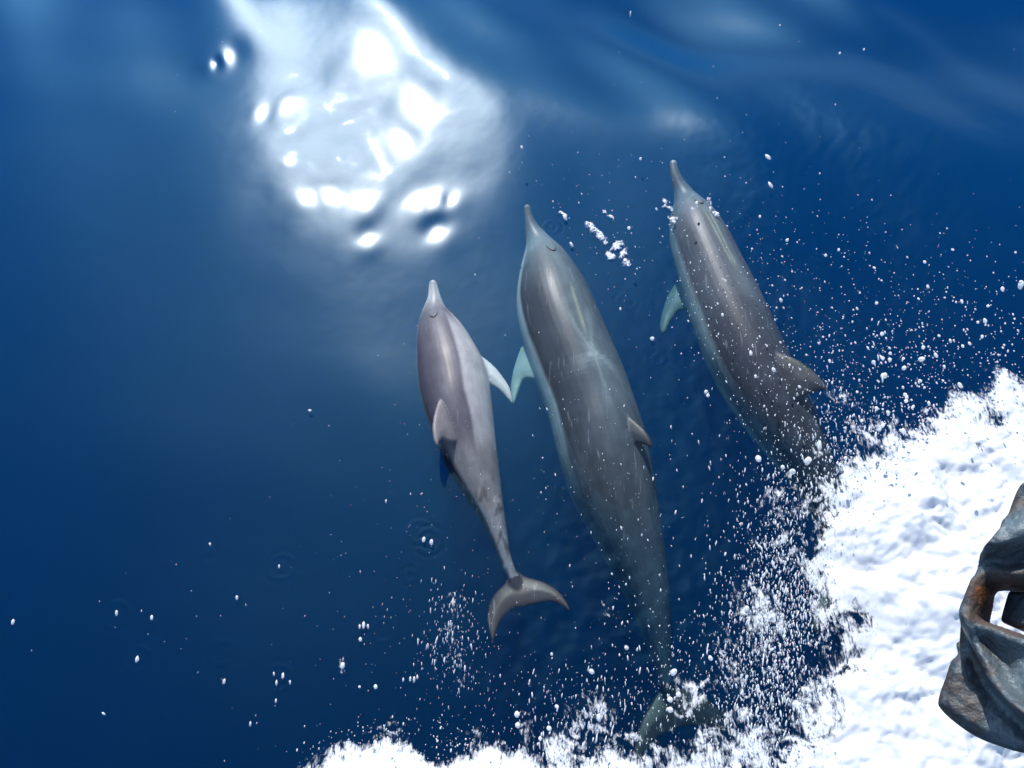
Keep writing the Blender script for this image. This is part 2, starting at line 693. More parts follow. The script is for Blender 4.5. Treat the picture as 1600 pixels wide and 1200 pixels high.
        v, f = tube(np.array(pts), [0.002, 0.0035, 0.004, 0.0045, 0.0045, 0.0045, 0.004, 0.0035, 0.002], 6)
        o = mesh_obj('blowhole', v - org, f, M_dark, root)
    return root, ctr


def tube(P, rad, ns=8):
    P = np.asarray(P, float)
    T = np.gradient(P, axis=0)
    T /= np.linalg.norm(T, axis=1)[:, None]
    V, F = [], []
    ref = np.array([0.21, 0.37, 0.9])
    for i in range(len(P)):
        a = np.cross(T[i], ref)
        a /= np.linalg.norm(a)
        b = np.cross(T[i], a)
        for j in range(ns):
            an = 2 * math.pi * j / ns
            V.append(P[i] + (a * math.cos(an) + b * math.sin(an)) * rad[i])
    for i in range(len(P) - 1):
        for j in range(ns):
            F.append((i * ns + j, i * ns + (j + 1) % ns, (i + 1) * ns + (j + 1) % ns, (i + 1) * ns + j))
    V += [P[0] - T[0] * rad[0] * 0.6, P[-1] + T[-1] * rad[-1] * 0.6]
    for j in range(ns):
        F.append((len(V) - 2, (j + 1) % ns, j))
        F.append((len(V) - 1, (len(P) - 1) * ns + j, (len(P) - 1) * ns + (j + 1) % ns))
    return np.array(V), F


m_, nt_, out_ = new_mat('dark_wet_skin')
b_ = N(nt_, 'ShaderNodeBsdfPrincipled')
b_.inputs['Base Color'].default_value = (0.045, 0.045, 0.05, 1)
b_.inputs['Roughness'].default_value = 0.35
nt_.links.new(b_.outputs[0], out_.inputs['Surface'])
M_dark = m_
M_skin = skin_material('dolphin_skin')


def lerp(c0, c1, w):
    w = np.asarray(w)[:, None]
    return c0 * (1 - w) + np.asarray(c1) * w


SKIN = np.array([0.50, 0.60, 0.66])  # scales the skin tones, with the water's blue cast worked in

# --- left dolphin, the small pale one
D1 = [(671, 440, 682, 440, 0.0, -4, 0.8), (669, 452, 684.5, 450, -0.012, -6, 0.85), (668, 467, 690, 465, -0.023, -8, 0.9), (659, 487, 698, 483, -0.04, -12, 0.95), (652, 510, 714, 503, -0.045, -14, 1.0), (650, 535, 731, 526, -0.045, -16, 1.0), (650.5, 560, 745, 550, -0.045, -16, 1.02), (652, 585, 757, 573, -0.045, -16, 1.02), (655.5, 612, 764.5, 599, -0.045, -16, 1.02), (662, 640, 768, 623, -0.045, -17, 1.05), (672, 668, 771, 648, -0.045, -18, 1.05), (684, 697, 773, 673, -0.05, -18, 1.08), (697, 728, 776, 701, -0.055, -16, 1.1), (714, 758, 780, 733, -0.065, -14, 1.15), (735, 789, 784, 768, -0.07, -12, 1.2), (754, 818, 788, 802, -0.075, -10, 1.3), (768, 846, 793, 836, -0.08, -8, 1.35), (780, 873, 798, 867, -0.085, -6, 1.3), (789, 894, 805, 888, -0.09, -5, 1.0), (800, 918, 815, 912, -0.095, -4, 0.6), (811, 938, 819, 935, -0.095, -4, 0.5)]


def d1_fins(ctr, T, Rt, Up):
    i = 55
    # dorsal fin leans to the left over the back
    j = int(0.42 * 109)
    up = Up[j]
    lean = up * math.cos(R(38)) - Rt[j] * math.sin(R(38))
    nd = np.cross(T[j], lean)
    bp = at(703, 660, 0.075)
    yield ('dorsal', [(690, 617), (700, 632), (712, 668), (712, 690), (700, 690), (692, 686), (686, 691), (683.5, 698), (677.5, 686), (675.5, 665), (680, 640), (686, 622)], bp, nd, 0.017, 0.06)
    # right flipper
    p = at(760, 575, -0.05)
    yield ('flipper', [(725, 540), (745, 551), (772, 572), (792, 597), (799, 613), (801.5, 631), (795, 626), (781, 611), (764, 600), (745, 595), (728, 575)], p, np.array([-0.12, -0.05, 1.0]), 0.014, 0.04)
    # flukes
    p = at(815, 930, -0.10)
    yield ('fluke', [(790, 885), (805, 890), (822, 901), (846, 908), (868, 920), (884, 938), (892, 957), (879, 947), (860, 940), (840, 943), (822, 948), (814, 949), (803, 951), (788, 963), (778, 980), (773, 996),
                     (769.5, 1004), (764, 985), (761, 965), (766, 942), (775, 925), (790, 909)], p, np.array([-0.1, 0.12, 1.0]), 0.014, 0.05)


def d1_col(t, a, b, fid, co):
    n = fbm(co[:, 0] * 9, co[:, 1] * 5, 4)
    ang = np.arctan2(b, a)                              # 0 on the back, positive on the right flank
    base = np.tile(np.array([0.205, 0.19, 0.215]), (len(t), 1))
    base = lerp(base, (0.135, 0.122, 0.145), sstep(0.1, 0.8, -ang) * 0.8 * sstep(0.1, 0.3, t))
    base = lerp(base, (0.29, 0.28, 0.29), sstep(0.20, 0.02, t) * 0.85)       # pale head
    base = lerp(base, (0.56, 0.57, 0.56), sstep(0.115, 0.03, t))             # pale beak
    edge = 0.62 + 0.08 * np.sin(t * 14) + 0.06 * n - 0.25 * sstep(0.42, 0.62, t)
    base = lerp(base, (0.53, 0.51, 0.50), sstep(edge - 0.09, edge + 0.05, ang) * sstep(0.10, 0.2, t) * sstep(0.72, 0.58, t))   # pale right flank
    base = lerp(base, (0.56, 0.56, 0.54), sstep(edge + 0.30, edge + 0.55, ang) * sstep(0.08, 0.14, t))
    base = lerp(base, (0.58, 0.57, 0.55), sstep(1.75, 2.1, np.abs(ang)))     # belly
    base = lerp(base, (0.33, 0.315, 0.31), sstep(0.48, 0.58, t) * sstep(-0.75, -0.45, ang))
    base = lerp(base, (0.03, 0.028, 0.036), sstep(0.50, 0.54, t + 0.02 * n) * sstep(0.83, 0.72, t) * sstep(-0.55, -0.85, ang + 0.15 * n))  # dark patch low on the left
    mott = sstep(0.60, 0.72, t)
    base = lerp(base, (0.52, 0.49, 0.44), mott * sstep(0.15, 0.45, fbm(co[:, 0] * 26, co[:, 1] * 14, 3)) * 0.8)
    base = lerp(base, (0.13, 0.12, 0.12), mott * sstep(0.05, 0.45, -fbm(co[:, 0] * 30 + 5, co[:, 1] * 16, 3)) * 0.9)
    base = lerp(base, (0.60, 0.54, 0.36), np.exp(-((ang - 0.16 - 0.3 * (t - 0.25)) / 0.035) ** 2) * sstep(0.22, 0.27, t) * sstep(0.40, 0.34, t) * 0.8)   # caustic light line along the back, put into the skin colour
    base = lerp(base, (0.36, 0.34, 0.35), np.exp(-((ang - 0.10) / 0.22) ** 2) * sstep(0.1, 0.2, t) * sstep(0.5, 0.4, t) * 0.5)  # sun glow along the spine, painted into the colour
    f = fid == 'dorsal'
    base[f] = np.array([0.33, 0.30, 0.30]) * (1 + 0.25 * n[f])[:, None]
    f = fid == 'flipper'
    base[f] = np.array([0.62, 0.64, 0.60]) * (1 + 0.1 * n[f])[:, None]
    f = (fid == 'fluke') | (t > 0.93)
    base[f] = np.array([0.115, 0.085, 0.082]) * (1 + 0.5 * n[f])[:, None]
    return np.clip(np.array([0.61, 0.63, 0.67]) * base ** 1.30, 0.006, 0.8)


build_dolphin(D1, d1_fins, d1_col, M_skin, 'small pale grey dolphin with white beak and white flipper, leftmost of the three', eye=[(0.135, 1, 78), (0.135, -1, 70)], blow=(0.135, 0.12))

# --- middle dolphin, the large one
D2 = [(818.5, 323, 828.5, 321, -0.01, 2.5, 0.8), (819, 340, 832, 337, -0.03, 5.0, 0.85), (820, 360, 842, 353, -0.05, 7.4, 0.9), (821, 382, 862, 375, -0.075, 9.9, 0.95), (816, 412, 884, 396, -0.08, 12.4, 1.0), (810, 445, 904, 424, -0.08, 13.6, 1.0), (808, 480, 920, 450, -0.08, 14.9, 1.0), (812, 515, 934, 484, -0.08, 15.5, 1.0), (822, 550, 949, 517, -0.085, 15.5, 1.0), (833, 585, 963, 551, -0.09, 16.1, 1.0), (846, 620, 978, 586, -0.1, 16.1, 1.02), (858, 655, 991, 625, -0.11, 16.7, 1.03), (868, 695, 1004, 665, -0.12, 17.4, 1.05), (880, 740, 1014, 708, -0.133, 16.7, 1.05), (898, 785, 1023, 755, -0.155, 15.5, 1.08), (921, 828, 1030, 800, -0.185, 13.6, 1.1), (944, 868, 1036, 845, -0.22, 11.2, 1.15), (966, 910, 1042, 890, -0.26, 8.7, 1.2), (988, 955, 1046, 940, -0.3, 6.2, 1.3), (1008, 1000, 1048, 992, -0.34, 5.0, 1.35), (1023, 1045, 1049, 1040, -0.375, 3.7, 1.3), (1034, 1080, 1054, 1076, -0.4, 2.5, 1.0), (1046, 1108, 1062, 1104, -0.415, 1.2, 0.6)]


def d2_fins(ctr, T, Rt, Up):
    j = int(0.46 * 109)
    lean = Up[j] * math.cos(R(42)) + Rt[j] * math.sin(R(42))
    nd = np.cross(T[j], lean)
    bp = at(985, 670, 0.05)
    yield ('dorsal', [(955, 630), (972, 640), (992, 657), (1010, 674), (1018, 690), (1017, 700), (1006, 694), (990, 692), (972, 694), (955, 690), (940, 660)], bp, nd, 0.018, 0.07)
    p = at(815, 590, -0.14)
    yield ('flipper', [(840, 545), (818, 541), (811, 552), (802, 580), (798, 605), (800, 628), (804, 630), (810, 612), (820, 592), (845, 590)], p, np.array([-0.55, 0.1, 1.0]), 0.014, 0.04)
    p = at(1060, 1110, -0.43)
    yield ('fluke', [(1035, 1075), (1060, 1075), (1088, 1082), (1115, 1100), (1135, 1125), (1145, 1148), (1118, 1138), (1090, 1134), (1066, 1136), (1048, 1142), (1025, 1155), (1005, 1180), (994, 1196), (990, 1170), (998, 1135), (1016, 1100)],
           p, np.array([0.05, 0.1, 1.0]), 0.016, 0.06)


def d2_col(t, a, b, fid, co):
    n = fbm(co[:, 0] * 7, co[:, 1] * 4, 4)
    ang = np.arctan2(b, a)
    base = np.tile(np.array([0.165, 0.185, 0.205]), (len(t), 1))
    base = lerp(base, (0.30, 0.33, 0.33), sstep(0.16, 0.07, t) * 0.8)
    base = lerp(base, (0.19, 0.19, 0.21), sstep(0.065, 0.035, t))
    base = lerp(base, (0.34, 0.31, 0.28), sstep(0.012, 0.0, t))
    base = lerp(base, (0.24, 0.27, 0.275), np.exp(-((ang - 0.02) / 0.30) ** 2) * sstep(0.05, 0.12, t) * sstep(0.55, 0.3, t) * 0.8)  # highlight down the spine, painted as paler skin
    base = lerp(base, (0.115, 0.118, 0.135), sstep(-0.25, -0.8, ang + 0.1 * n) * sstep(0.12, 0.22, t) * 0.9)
    edge = -1.34 - 0.06 * np.sin(t * 12) - 0.05 * n + 0.22 * sstep(0.2, 0.08, t)
    base = lerp(base, (0.45, 0.48, 0.46), sstep(edge + 0.06, edge - 0.10, ang) * sstep(0.05, 0.1, t) * (0.25 + 0.75 * sstep(0.58, 0.42, t)))
    base = lerp(base, (0.5, 0.55, 0.5), sstep(1.7, 2.0, np.abs(ang)))
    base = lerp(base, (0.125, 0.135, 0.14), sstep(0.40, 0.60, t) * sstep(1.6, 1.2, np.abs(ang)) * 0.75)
    base = lerp(base, (0.55, 0.53, 0.38), np.exp(-((ang - 0.04 + 1.2 * (t - 0.25)) / 0.045) ** 2) * sstep(0.19, 0.22, t) * sstep(0.31, 0.28, t) * 0.7)  # slanting caustic line, sunlight laid into the skin colour
    star = 0
    rel_t, rel_a = (t - 0.335) * 5.2, (ang + 0.05)
    r = np.hypot(rel_t, rel_a)
    th = np.arctan2(rel_a, rel_t)
    star = np.exp(-(r / 0.12) ** 2) + 0.55 * np.exp(-(r / 0.55) ** 2) * np.clip(np.cos(th * 5 + 0.6 + n) * 1.4 - 0.5, 0, 1)
    base = lerp(base, (0.55, 0.57, 0.52), np.clip(star, 0, 1) * 0.65)       # star of focused sunlight behind the head, painted on the skin
    base = base * (1 + 0.35 * sstep(0.35, 0.6, t) * fbm(co[:, 0] * 14, co[:, 1] * 9, 4))[:, None]
    f = fid == 'dorsal'
    base[f] = np.array([0.12, 0.12, 0.125]) * (1 + 0.5 * n[f])[:, None]
    f = fid == 'flipper'
    base[f] = np.array([0.45, 0.52, 0.46])
    f = (fid == 'fluke') | (t > 0.95)
    base[f] = np.array([0.085, 0.055, 0.04])
    return np.clip(SKIN * base ** 1.30, 0.006, 0.8)


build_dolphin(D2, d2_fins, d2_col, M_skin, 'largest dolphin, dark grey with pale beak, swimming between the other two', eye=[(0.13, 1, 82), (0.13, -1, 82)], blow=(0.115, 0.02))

# --- right dolphin, its tail in the foam
D3 = [(1047, 254, 1057, 251, -0.01, 2.5, 0.8), (1046.5, 274, 1062, 270, -0.028, 5.0, 0.85), (1051, 294, 1074, 288, -0.047, 7.4, 0.9), (1053, 315, 1090, 305, -0.07, 9.9, 0.95), (1049, 343, 1110, 323, -0.075, 12.4, 1.0), (1047, 370, 1127, 345, -0.075, 14.9, 1.0), (1052, 402, 1142, 370, -0.075, 16.1, 1.0), (1061, 435, 1158, 402, -0.075, 17.4, 1.0), (1071, 470, 1175, 434, -0.08, 18.0, 1.0), (1082, 508, 1192, 468, -0.085, 18.6, 1.0), (1095, 545, 1208, 504, -0.09, 18.6, 1.02), (1110, 580, 1224, 540, -0.095, 18.6, 1.03), (1130, 615, 1240, 575, -0.105, 18.6, 1.05), (1152, 648, 1257, 608, -0.115, 17.4, 1.05), (1178, 682, 1273, 645, -0.135, 16.1, 1.08), (1205, 714, 1287, 683, -0.155, 13.6, 1.1), (1232, 745, 1300, 721, -0.185, 11.2, 1.15), (1256, 780, 1312, 762, -0.215, 8.7, 1.2), (1276, 818, 1322, 806, -0.255, 6.2, 1.3), (1292, 856, 1328, 848, -0.295, 5.0, 1.3), (1306, 892, 1332, 888, -0.325, 3.7, 1.0), (1318, 918, 1336, 916, -0.335, 2.5, 0.6)]


def d3_fins(ctr, T, Rt, Up):
    j = int(0.50 * 109)
    lean = Up[j] * math.cos(R(46)) + Rt[j] * math.sin(R(46))
    nd = np.cross(T[j], lean)
    bp = at(1245, 590, 0.07)
    yield ('dorsal', [(1195, 545), (1222, 552), (1248, 563), (1274, 582), (1289, 600), (1292, 608), (1280, 610), (1262, 616), (1245, 624), (1226, 632), (1205, 600)], bp, nd, 0.018, 0.07)
    p = at(1050, 480, -0.22)
    yield ('flipper', [(1082, 445), (1060, 441), (1047, 456), (1037, 480), (1031, 505), (1034, 522), (1041, 517), (1050, 498), (1062, 485), (1085, 482)], p, np.array([-0.5, 0.1, 1.0]), 0.014, 0.04)
    p = at(1328, 925, -0.29)
    yield ('fluke', [(1308, 895), (1330, 893), (1360, 900), (1392, 918), (1412, 950), (1385, 945), (1355, 943), (1335, 950), (1318, 958), (1295, 968), (1275, 990), (1268, 970), (1278, 940), (1292, 915)], p, np.array([0.05, 0.1, 1.0]), 0.016, 0.06)


def d3_col(t, a, b, fid, co):
    n = fbm(co[:, 0] * 7 + 31, co[:, 1] * 4, 4)
    ang = np.arctan2(b, a)
    base = np.tile(np.array([0.165, 0.17, 0.195]), (len(t), 1))
    base = lerp(base, (0.25, 0.26, 0.275), sstep(0.22, 0.10, t) * 0.9)
    base = lerp(base, (0.19, 0.18, 0.20), sstep(0.075, 0.04, t))
    base = lerp(base, (0.5, 0.48, 0.46), sstep(0.012, 0.0, t))
    base = lerp(base, (0.26, 0.265, 0.27), np.exp(-((ang + 0.02) / 0.28) ** 2) * sstep(0.05, 0.12, t) * sstep(0.48, 0.33, t) * 0.9)  # spine sheen painted into the colour of the back
    base = lerp(base, (0.10, 0.10, 0.118), sstep(0.32, 0.40, t + 0.03 * n) * sstep(1.7, 1.2, np.abs(ang)) * 0.75)
    edge = -1.36 - 0.05 * n - 0.12 * sstep(0.3, 0.1, t)
    base = lerp(base, (0.37, 0.41, 0.40), sstep(edge + 0.06, edge - 0.12, ang) * sstep(0.05, 0.1, t) * (0.25 + 0.75 * sstep(0.55, 0.38, t)))
    base = lerp(base, (0.5, 0.55, 0.5), sstep(1.7, 2.0, np.abs(ang)))
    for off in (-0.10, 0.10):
        base = lerp(base, (0.58, 0.55, 0.38), np.exp(-((ang - off * (1 - (t - 0.14) * 4) + 0.02) / 0.035) ** 2) * sstep(0.14, 0.17, t) * sstep(0.30, 0.26, t) * 0.6)   # pair of caustic lines, light painted into the skin
    base = base * (1 + 0.35 * sstep(0.35, 0.6, t) * fbm(co[:, 0] * 14, co[:, 1] * 9, 4))[:, None]
    f = fid == 'dorsal'
    base[f] = np.array([0.125, 0.125, 0.135]) * (1 + 0.4 * n[f])[:, None]
    f = fid == 'flipper'
    base[f] = np.array([0.19, 0.24, 0.23]) * (1 + 0.4 * n[f])[:, None]
    f = (fid == 'fluke') | (t > 0.95)
    base[f] = np.array([0.10, 0.085, 0.08])
    return np.clip(SKIN * base ** 1.30, 0.006, 0.8)


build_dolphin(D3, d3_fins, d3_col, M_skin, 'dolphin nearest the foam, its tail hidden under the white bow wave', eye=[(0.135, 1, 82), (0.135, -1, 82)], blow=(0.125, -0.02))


# ------------------------------------------------------------------ foam of the bow wave
def foam_material():
    m, nt, out = new_mat('sea_foam')
    L = nt.links.new
    tc = N(nt, 'ShaderNodeTexCoord')
    no = N(nt, 'ShaderNodeTexNoise')
    no.inputs['Scale'].default_value = 22
    no.inputs['Detail'].default_value = 8
    no.inputs['Roughness'].default_value = 0.65
    L(tc.outputs['Object'], no.inputs['Vector'])
    bp = N(nt, 'ShaderNodeBump')
    bp.inputs['Strength'].default_value = 0.18
    bp.inputs['Distance'].default_value = 0.012
    L(no.outputs['Fac'], bp.inputs['Height'])
    b = N(nt, 'ShaderNodeBsdfPrincipled')
    b.inputs['Base Color'].default_value = (0.76, 0.785, 0.81, 1)
    b.inputs['Roughness'].default_value = 0.5
    b.inputs['IOR'].default_value = 1.33
    b.inputs['Subsurface Weight'].default_value = 0.0
    L(bp.outputs[0], b.inputs['Normal'])
    tl = N(nt, 'ShaderNodeBsdfTranslucent')
    tl.inputs['Color'].default_value = (0.85, 0.90, 0.94, 1)
    mx = N(nt, 'ShaderNodeMixShader')
    mx.inputs[0].default_value = 0.25
    L(b.outputs[0], mx.inputs[1])
    L(tl.outputs[0], mx.inputs[2])
    # how closely the bubbles lie: solid inside, torn into streaks and specks at the edge
    at_ = N(nt, 'ShaderNodeAttribute', attribute_name='cover')
    mp_ = N(nt, 'ShaderNodeMapping')
    mp_.inputs['Scale'].default_value = (85, 30, 60)
    mp_.inputs['Rotation'].default_value = (0, 0, 0.12)
    L(tc.outputs['Object'], mp_.inputs['Vector'])
    ns = N(nt, 'ShaderNodeTexNoise')
    ns.inputs['Scale'].default_value = 1.0
    ns.inputs['Detail'].default_value = 4
    ns.inputs['Roughness'].default_value = 0.6
    ns.inputs['Distortion'].default_value = 0.6
    L(mp_.outputs[0], ns.inputs['Vector'])
    nl = N(nt, 'ShaderNodeTexNoise')
    nl.inputs['Scale'].default_value = 11.0
    nl.inputs['Detail'].default_value = 6
    nl.inputs['Roughness'].default_value = 0.6
    nl.inputs['Distortion'].default_value = 1.2
    L(tc.outputs['Object'], nl.inputs['Vector'])
    m1 = N(nt, 'ShaderNodeMath', operation='MULTIPLY_ADD')
    L(ns.outputs['Fac'], m1.inputs[0])
    m1.inputs[1].default_value = 1.5
    m2 = N(nt, 'ShaderNodeMath', operation='MULTIPLY_ADD')
    L(nl.outputs['Fac'], m2.inputs[0])
    m2.inputs[1].default_value = 2.0
    m3 = N(nt, 'ShaderNodeMath', operation='MULTIPLY_ADD')
    L(at_.outputs['Fac'], m3.inputs[0])
    m3.inputs[1].default_value = 1.75
    m3.inputs[2].default_value = -0.60 - 0.75 - 1.0
    L(m3.outputs[0], m2.inputs[2])
    L(m2.outputs[0], m1.inputs[2])
    mr = N(nt, 'ShaderNodeMapRange')
    mr.interpolation_type = 'SMOOTHSTEP'
    mr.inputs['From Min'].default_value = 0.0
    mr.inputs['From Max'].default_value = 0.55
    L(m1.outputs[0], mr.inputs['Value'])
    tp = N(nt, 'ShaderNodeBsdfTransparent')
    mt = N(nt, 'ShaderNodeMixShader')
    L(mr.outputs[0], mt.inputs[0])
    L(tp.outputs[0], mt.inputs[1])
    L(mx.outputs[0], mt.inputs[2])
    mx = mt
    L(mx.outputs[0], out.inputs['Surface'])
    return m


M_foam = foam_material()
FOAM_A = [(1640, 560), (1600, 585), (1570, 578), (1545, 585), (1520, 602), (1492, 598), (1462, 612), (1440, 640), (1418, 655), (1375, 655), (1335, 655), (1316, 700), (1275, 750), (1245, 790), (1240, 850), (1262, 900), (1280, 950),
          (1285, 1000), (1262, 1060), (1232, 1110), (1215, 1160), (1200, 1180), (1180, 1150), (1150, 1128), (1115, 1140), (1075, 1140), (1040, 1150), (1010, 1160), (960, 1168), (905, 1165), (860, 1172), (815, 1162), (770, 1160), (735, 1164), (700, 1172),
          (650, 1162), (610, 1148), (575, 1148), (540, 1156), (505, 1174), (470, 1205), (440, 1330), (700, 1420), (1100, 1500), (1700, 1500), (2300, 1300), (2300, 900), (2100, 520), (1800, 500)]
PF = np.array([at(x, y, 0.05)[:2] for x, y in smooth_poly(FOAM_A, 3)])
st = 0.0075
u = np.arange(PF[:, 0].min() - 0.3, min(PF[:, 0].max(), 3.9) + 0.1, st)
v = np.arange(max(PF[:, 1].min() - 0.05, -0.7), PF[:, 1].max() + 0.3, st)
U, V = np.meshgrid(u, v, indexing='ij')
sd = poly_sd(PF, U, V)
wu = U + 0.05 * perlin(U * 4, V * 4)
wv = V + 0.05 * perlin(U * 4 + 9, V * 4 + 3)
su_ = (U * 0.93 + V * 0.37)                           # across the streaks that the wave's push draws in the foam
sv_ = (-U * 0.37 + V * 0.93)
lacy = sstep(2.05, 1.75, V) * sstep(0.35, 0.9, U)
rough_edge = fbm(wu * 5.0, wv * 4.0, 5, 0.6)
main = sstep(-(0.08 + 0.26 * lacy), 0.13 + 0.34 * lacy, sd + (0.10 + 0.20 * lacy) * rough_edge)
cov = main ** 1.1


def patch(px, py, rx, ry, amt, ang=0.0):
    p = at(px, py, 0)
    dx, dy = U - p[0], V - p[1]
    ca, sa = math.cos(ang), math.sin(ang)
    dx, dy = dx * ca + dy * sa, -dx * sa + dy * ca
    return amt * np.exp(-(dx / (rx * 0.0025)) ** 2 - (dy / (ry * 0.0025)) ** 2)


for q_ in [(706, 1000, 26, 48, 0.52), (712, 960, 20, 40, 0.34), (740, 1060, 60, 50, 0.26), (935, 1120, 75, 45, 0.48), (880, 1165, 60, 40, 0.5), (985, 1150, 40, 40, 0.45), (600, 1150, 90, 22, 0.42), (820, 1140, 26, 40, 0.42),
           (1300, 620, 20, 60, 0.36, 0.3), (1330, 640, 30, 60, 0.36, 0.3), (1140, 1010, 60, 90, 0.40), (1190, 960, 50, 120, 0.50), (1215, 820, 36, 110, 0.46), (1090, 1080, 60, 50, 0.40), (1275, 830, 22, 60, 0.50), (535, 1040, 9, 16, 0.6), (1330, 560, 40, 50, 0.24), (1140, 660, 20, 30, 0.28),
           (960, 960, 25, 40, 0.25), (875, 770, 20, 20, 0.22)]:
    cov = np.maximum(cov, patch(*q_) * (0.75 + 0.9 * np.clip(rough_edge + 0.2, 0, 1)))
inn = sstep(0.0, 0.40, sd)
bil = fbm(wu * 2.6, wv * 2.6, 4, 0.5, billow=True)
bil2 = fbm(wu * 15, wv * 15, 4, 0.6, billow=True)
top = 0.004 + 0.022 * main + 0.14 * sstep(-0.05, 0.9, sd) * main + bil * 0.105 * inn + bil2 * (0.004 + 0.005 * inn) * main
hw_ = base_h(U, V) + 0.006
U2, V2, q_ = grid_cells(U, V, cov - 0.03)
used = np.unique(q_)
mp = -np.ones(U.size, int)
mp[used] = np.arange(len(used))
zz = hw_ + np.maximum(top, 0.003)
fo = mesh_obj('sea_foam', np.stack([U2.ravel()[used], V2.ravel()[used], zz.ravel()[used]], 1), mp[q_], M_foam)
ca_ = fo.data.attributes.new('cover', 'FLOAT', 'POINT')
ca_.data.foreach_set('value', cov.ravel()[used].astype(np.float32))
tag(fo, 'mass of white foam thrown up by the bow wave', 'foam', kind='stuff')

# ------------------------------------------------------------------ splash fingers and flung drops
ico = bmesh.new()
bmesh.ops.create_icosphere(ico, subdivisions=2, radius=1.0)
ICO2V = np.array([v.co for v in ico.verts])
ICO2F = np.array([[v.index for v in f.verts] for f in ico.faces])
ico.free()
ico = bmesh.new()
bmesh.ops.create_icosphere(ico, subdivisions=1, radius=1.0)
ICO1V = np.array([v.co for v in ico.verts])
ICO1F = np.array([[v.index for v in f.verts] for f in ico.faces])
ico.free()
EX = np.array([1.0, 0, 0])


def ellipsoids(pos, rad, elong, ang, lumpy=0.0, big=None):
    """many little drops: each a stretched, slightly lumpy sphere whose long axis lies at ang in the plane facing the viewer's side of the sea"""
    vs, fs, off = [], [], 0
    for i in range(len(pos)):
        bv, bf = (ICO2V, ICO2F) if (rad[i] > 0.005 or (big and big[i])) else (ICO1V, ICO1F)
        ax = EX * math.sin(ang[i]) + UPV * math.cos(ang[i])
        ax = ax + np.array([0, 0, 1]) * random.uniform(-0.4, 0.4)
        ax /= np.linalg.norm(ax)
        s1 = np.cross(ax, [0.3, 0.8, 0.5])
        s1 /= np.linalg.norm(s1)
        s2 = np.cross(ax, s1)
        w = bv
        if lumpy:
            w = bv * (1 + lumpy * np.sin(bv @ (rng.normal(size=3) * 3) + random.random() * 6))[:, None]
        vs.append(pos[i] + rad[i] * (np.outer(w[:, 2] * elong[i], ax) + np.outer(w[:, 0], s1) + np.outer(w[:, 1], s2)))
        fs.append(bf + off)
        off += len(bv)
    return np.concatenate(vs), np.concatenate(fs)


m_, nt_, out_ = new_mat('water_drop')
b_ = N(nt_, 'ShaderNodeBsdfPrincipled')
b_.inputs['Base Color'].default_value = (0.95, 0.96, 0.97, 1)
b_.inputs['Roughness'].default_value = 0.18
b_.inputs['IOR'].default_value = 1.33
t_ = N(nt_, 'ShaderNodeBsdfTranslucent')
t_.inputs['Color'].default_value = (0.96, 0.97, 0.98, 1)
x_ = N(nt_, 'ShaderNodeMixShader')
x_.inputs[0].default_value = 0.6
nt_.links.new(b_.outputs[0], x_.inputs[1])
nt_.links.new(t_.outputs[0], x_.inputs[2])
nt_.links.new(x_.outputs[0], out_.inputs['Surface'])
M_drop = m_

PX = 1.0 / FPX                                       # a pixel's size at one metre


def drop_cloud(samples):
    """samples: list of (px, py, height, radius in photo px, elongation, angle)"""
    pos, rad, el, an = [], [], [], []
    G = np.array([at(q[0], q[1], 0)[:2] for q in samples])
    inside = poly_sd(PF, G[:, 0], G[:, 1])
    for (x, y, h, r, e, a), dd in zip(samples, inside):
        if dd > 0.06 and r < 6:
            continue
        p = at(x, y, 0)
        hz = float(base_h(np.array([p[0]]), np.array([p[1]]))[0])
        p = at(x, y, hz + h)
        pos.append(p)
        rad.append(r * 0.92 * PX * np.linalg.norm(p - CAM))
        el.append(e)
        an.append(a)
    return ellipsoids(pos, rad, el, an, 0.12)


S = []


def lognorm(m, s):
    return float(np.exp(rng.normal(math.log(m), s)))


def field(n, path, spread, size, sig, hmax, el=(1.2, 2.6), ang=(-0.25, 0.25)):
    """n drops scattered round a polyline of photo points"""
    path = np.asarray(path, float)
    seg = np.hypot(*np.diff(path, axis=0).T)
    cum = np.concatenate([[0], np.cumsum(seg)])
    for _ in range(int(n * 0.70)):
        s = random.random() * cum[-1]
        x, y = np.interp(s, cum, path[:, 0]), np.interp(s, cum, path[:, 1])
        x += random.gauss(0, spread[0])
        y += random.gauss(0, spread[1])
        if x > 1640 or y > 1240 or x < -30 or y < -30:
            continue
        e_ = random.uniform(*el)
        S.append((x, y, random.uniform(0.01, hmax), min(lognorm(size * 0.46, sig * 1.25), 2.8 if e_ < 1.8 else 1.4), e_, random.uniform(*ang)))


# fine spray over the water ahead of the wave
field(900, [(1180, 380), (1300, 440), (1430, 470), (1590, 480)], (110, 70), 1.1, 0.45, 0.5, (1.0, 1.8), (-1.2, 0.2))
field(900, [(1300, 560), (1400, 560), (1590, 530)], (80, 45), 1.4, 0.5, 0.5, (1.0, 1.9), (-0.9, 0.2))
field(260, [(1080, 320), (1130, 430), (1180, 520)], (70, 60), 1.1, 0.4, 0.3, (1.0, 1.8), (-0.9, 0.3))
field(500, [(1120, 440), (1190, 580), (1250, 680)], (50, 50), 1.3, 0.45, 0.3, (1.0, 2.0), (-0.6, 0.3))
field(130, [(860, 250), (920, 340), (980, 420)], (50, 45), 1.0, 0.45, 0.2, (1.0, 2.0), (-0.9, 0.0))
field(60, [(900, 150), (1200, 190), (1450, 250)], (150, 80), 0.9, 0.4, 0.5, (1.0, 1.6), (-0.9, 0.3))
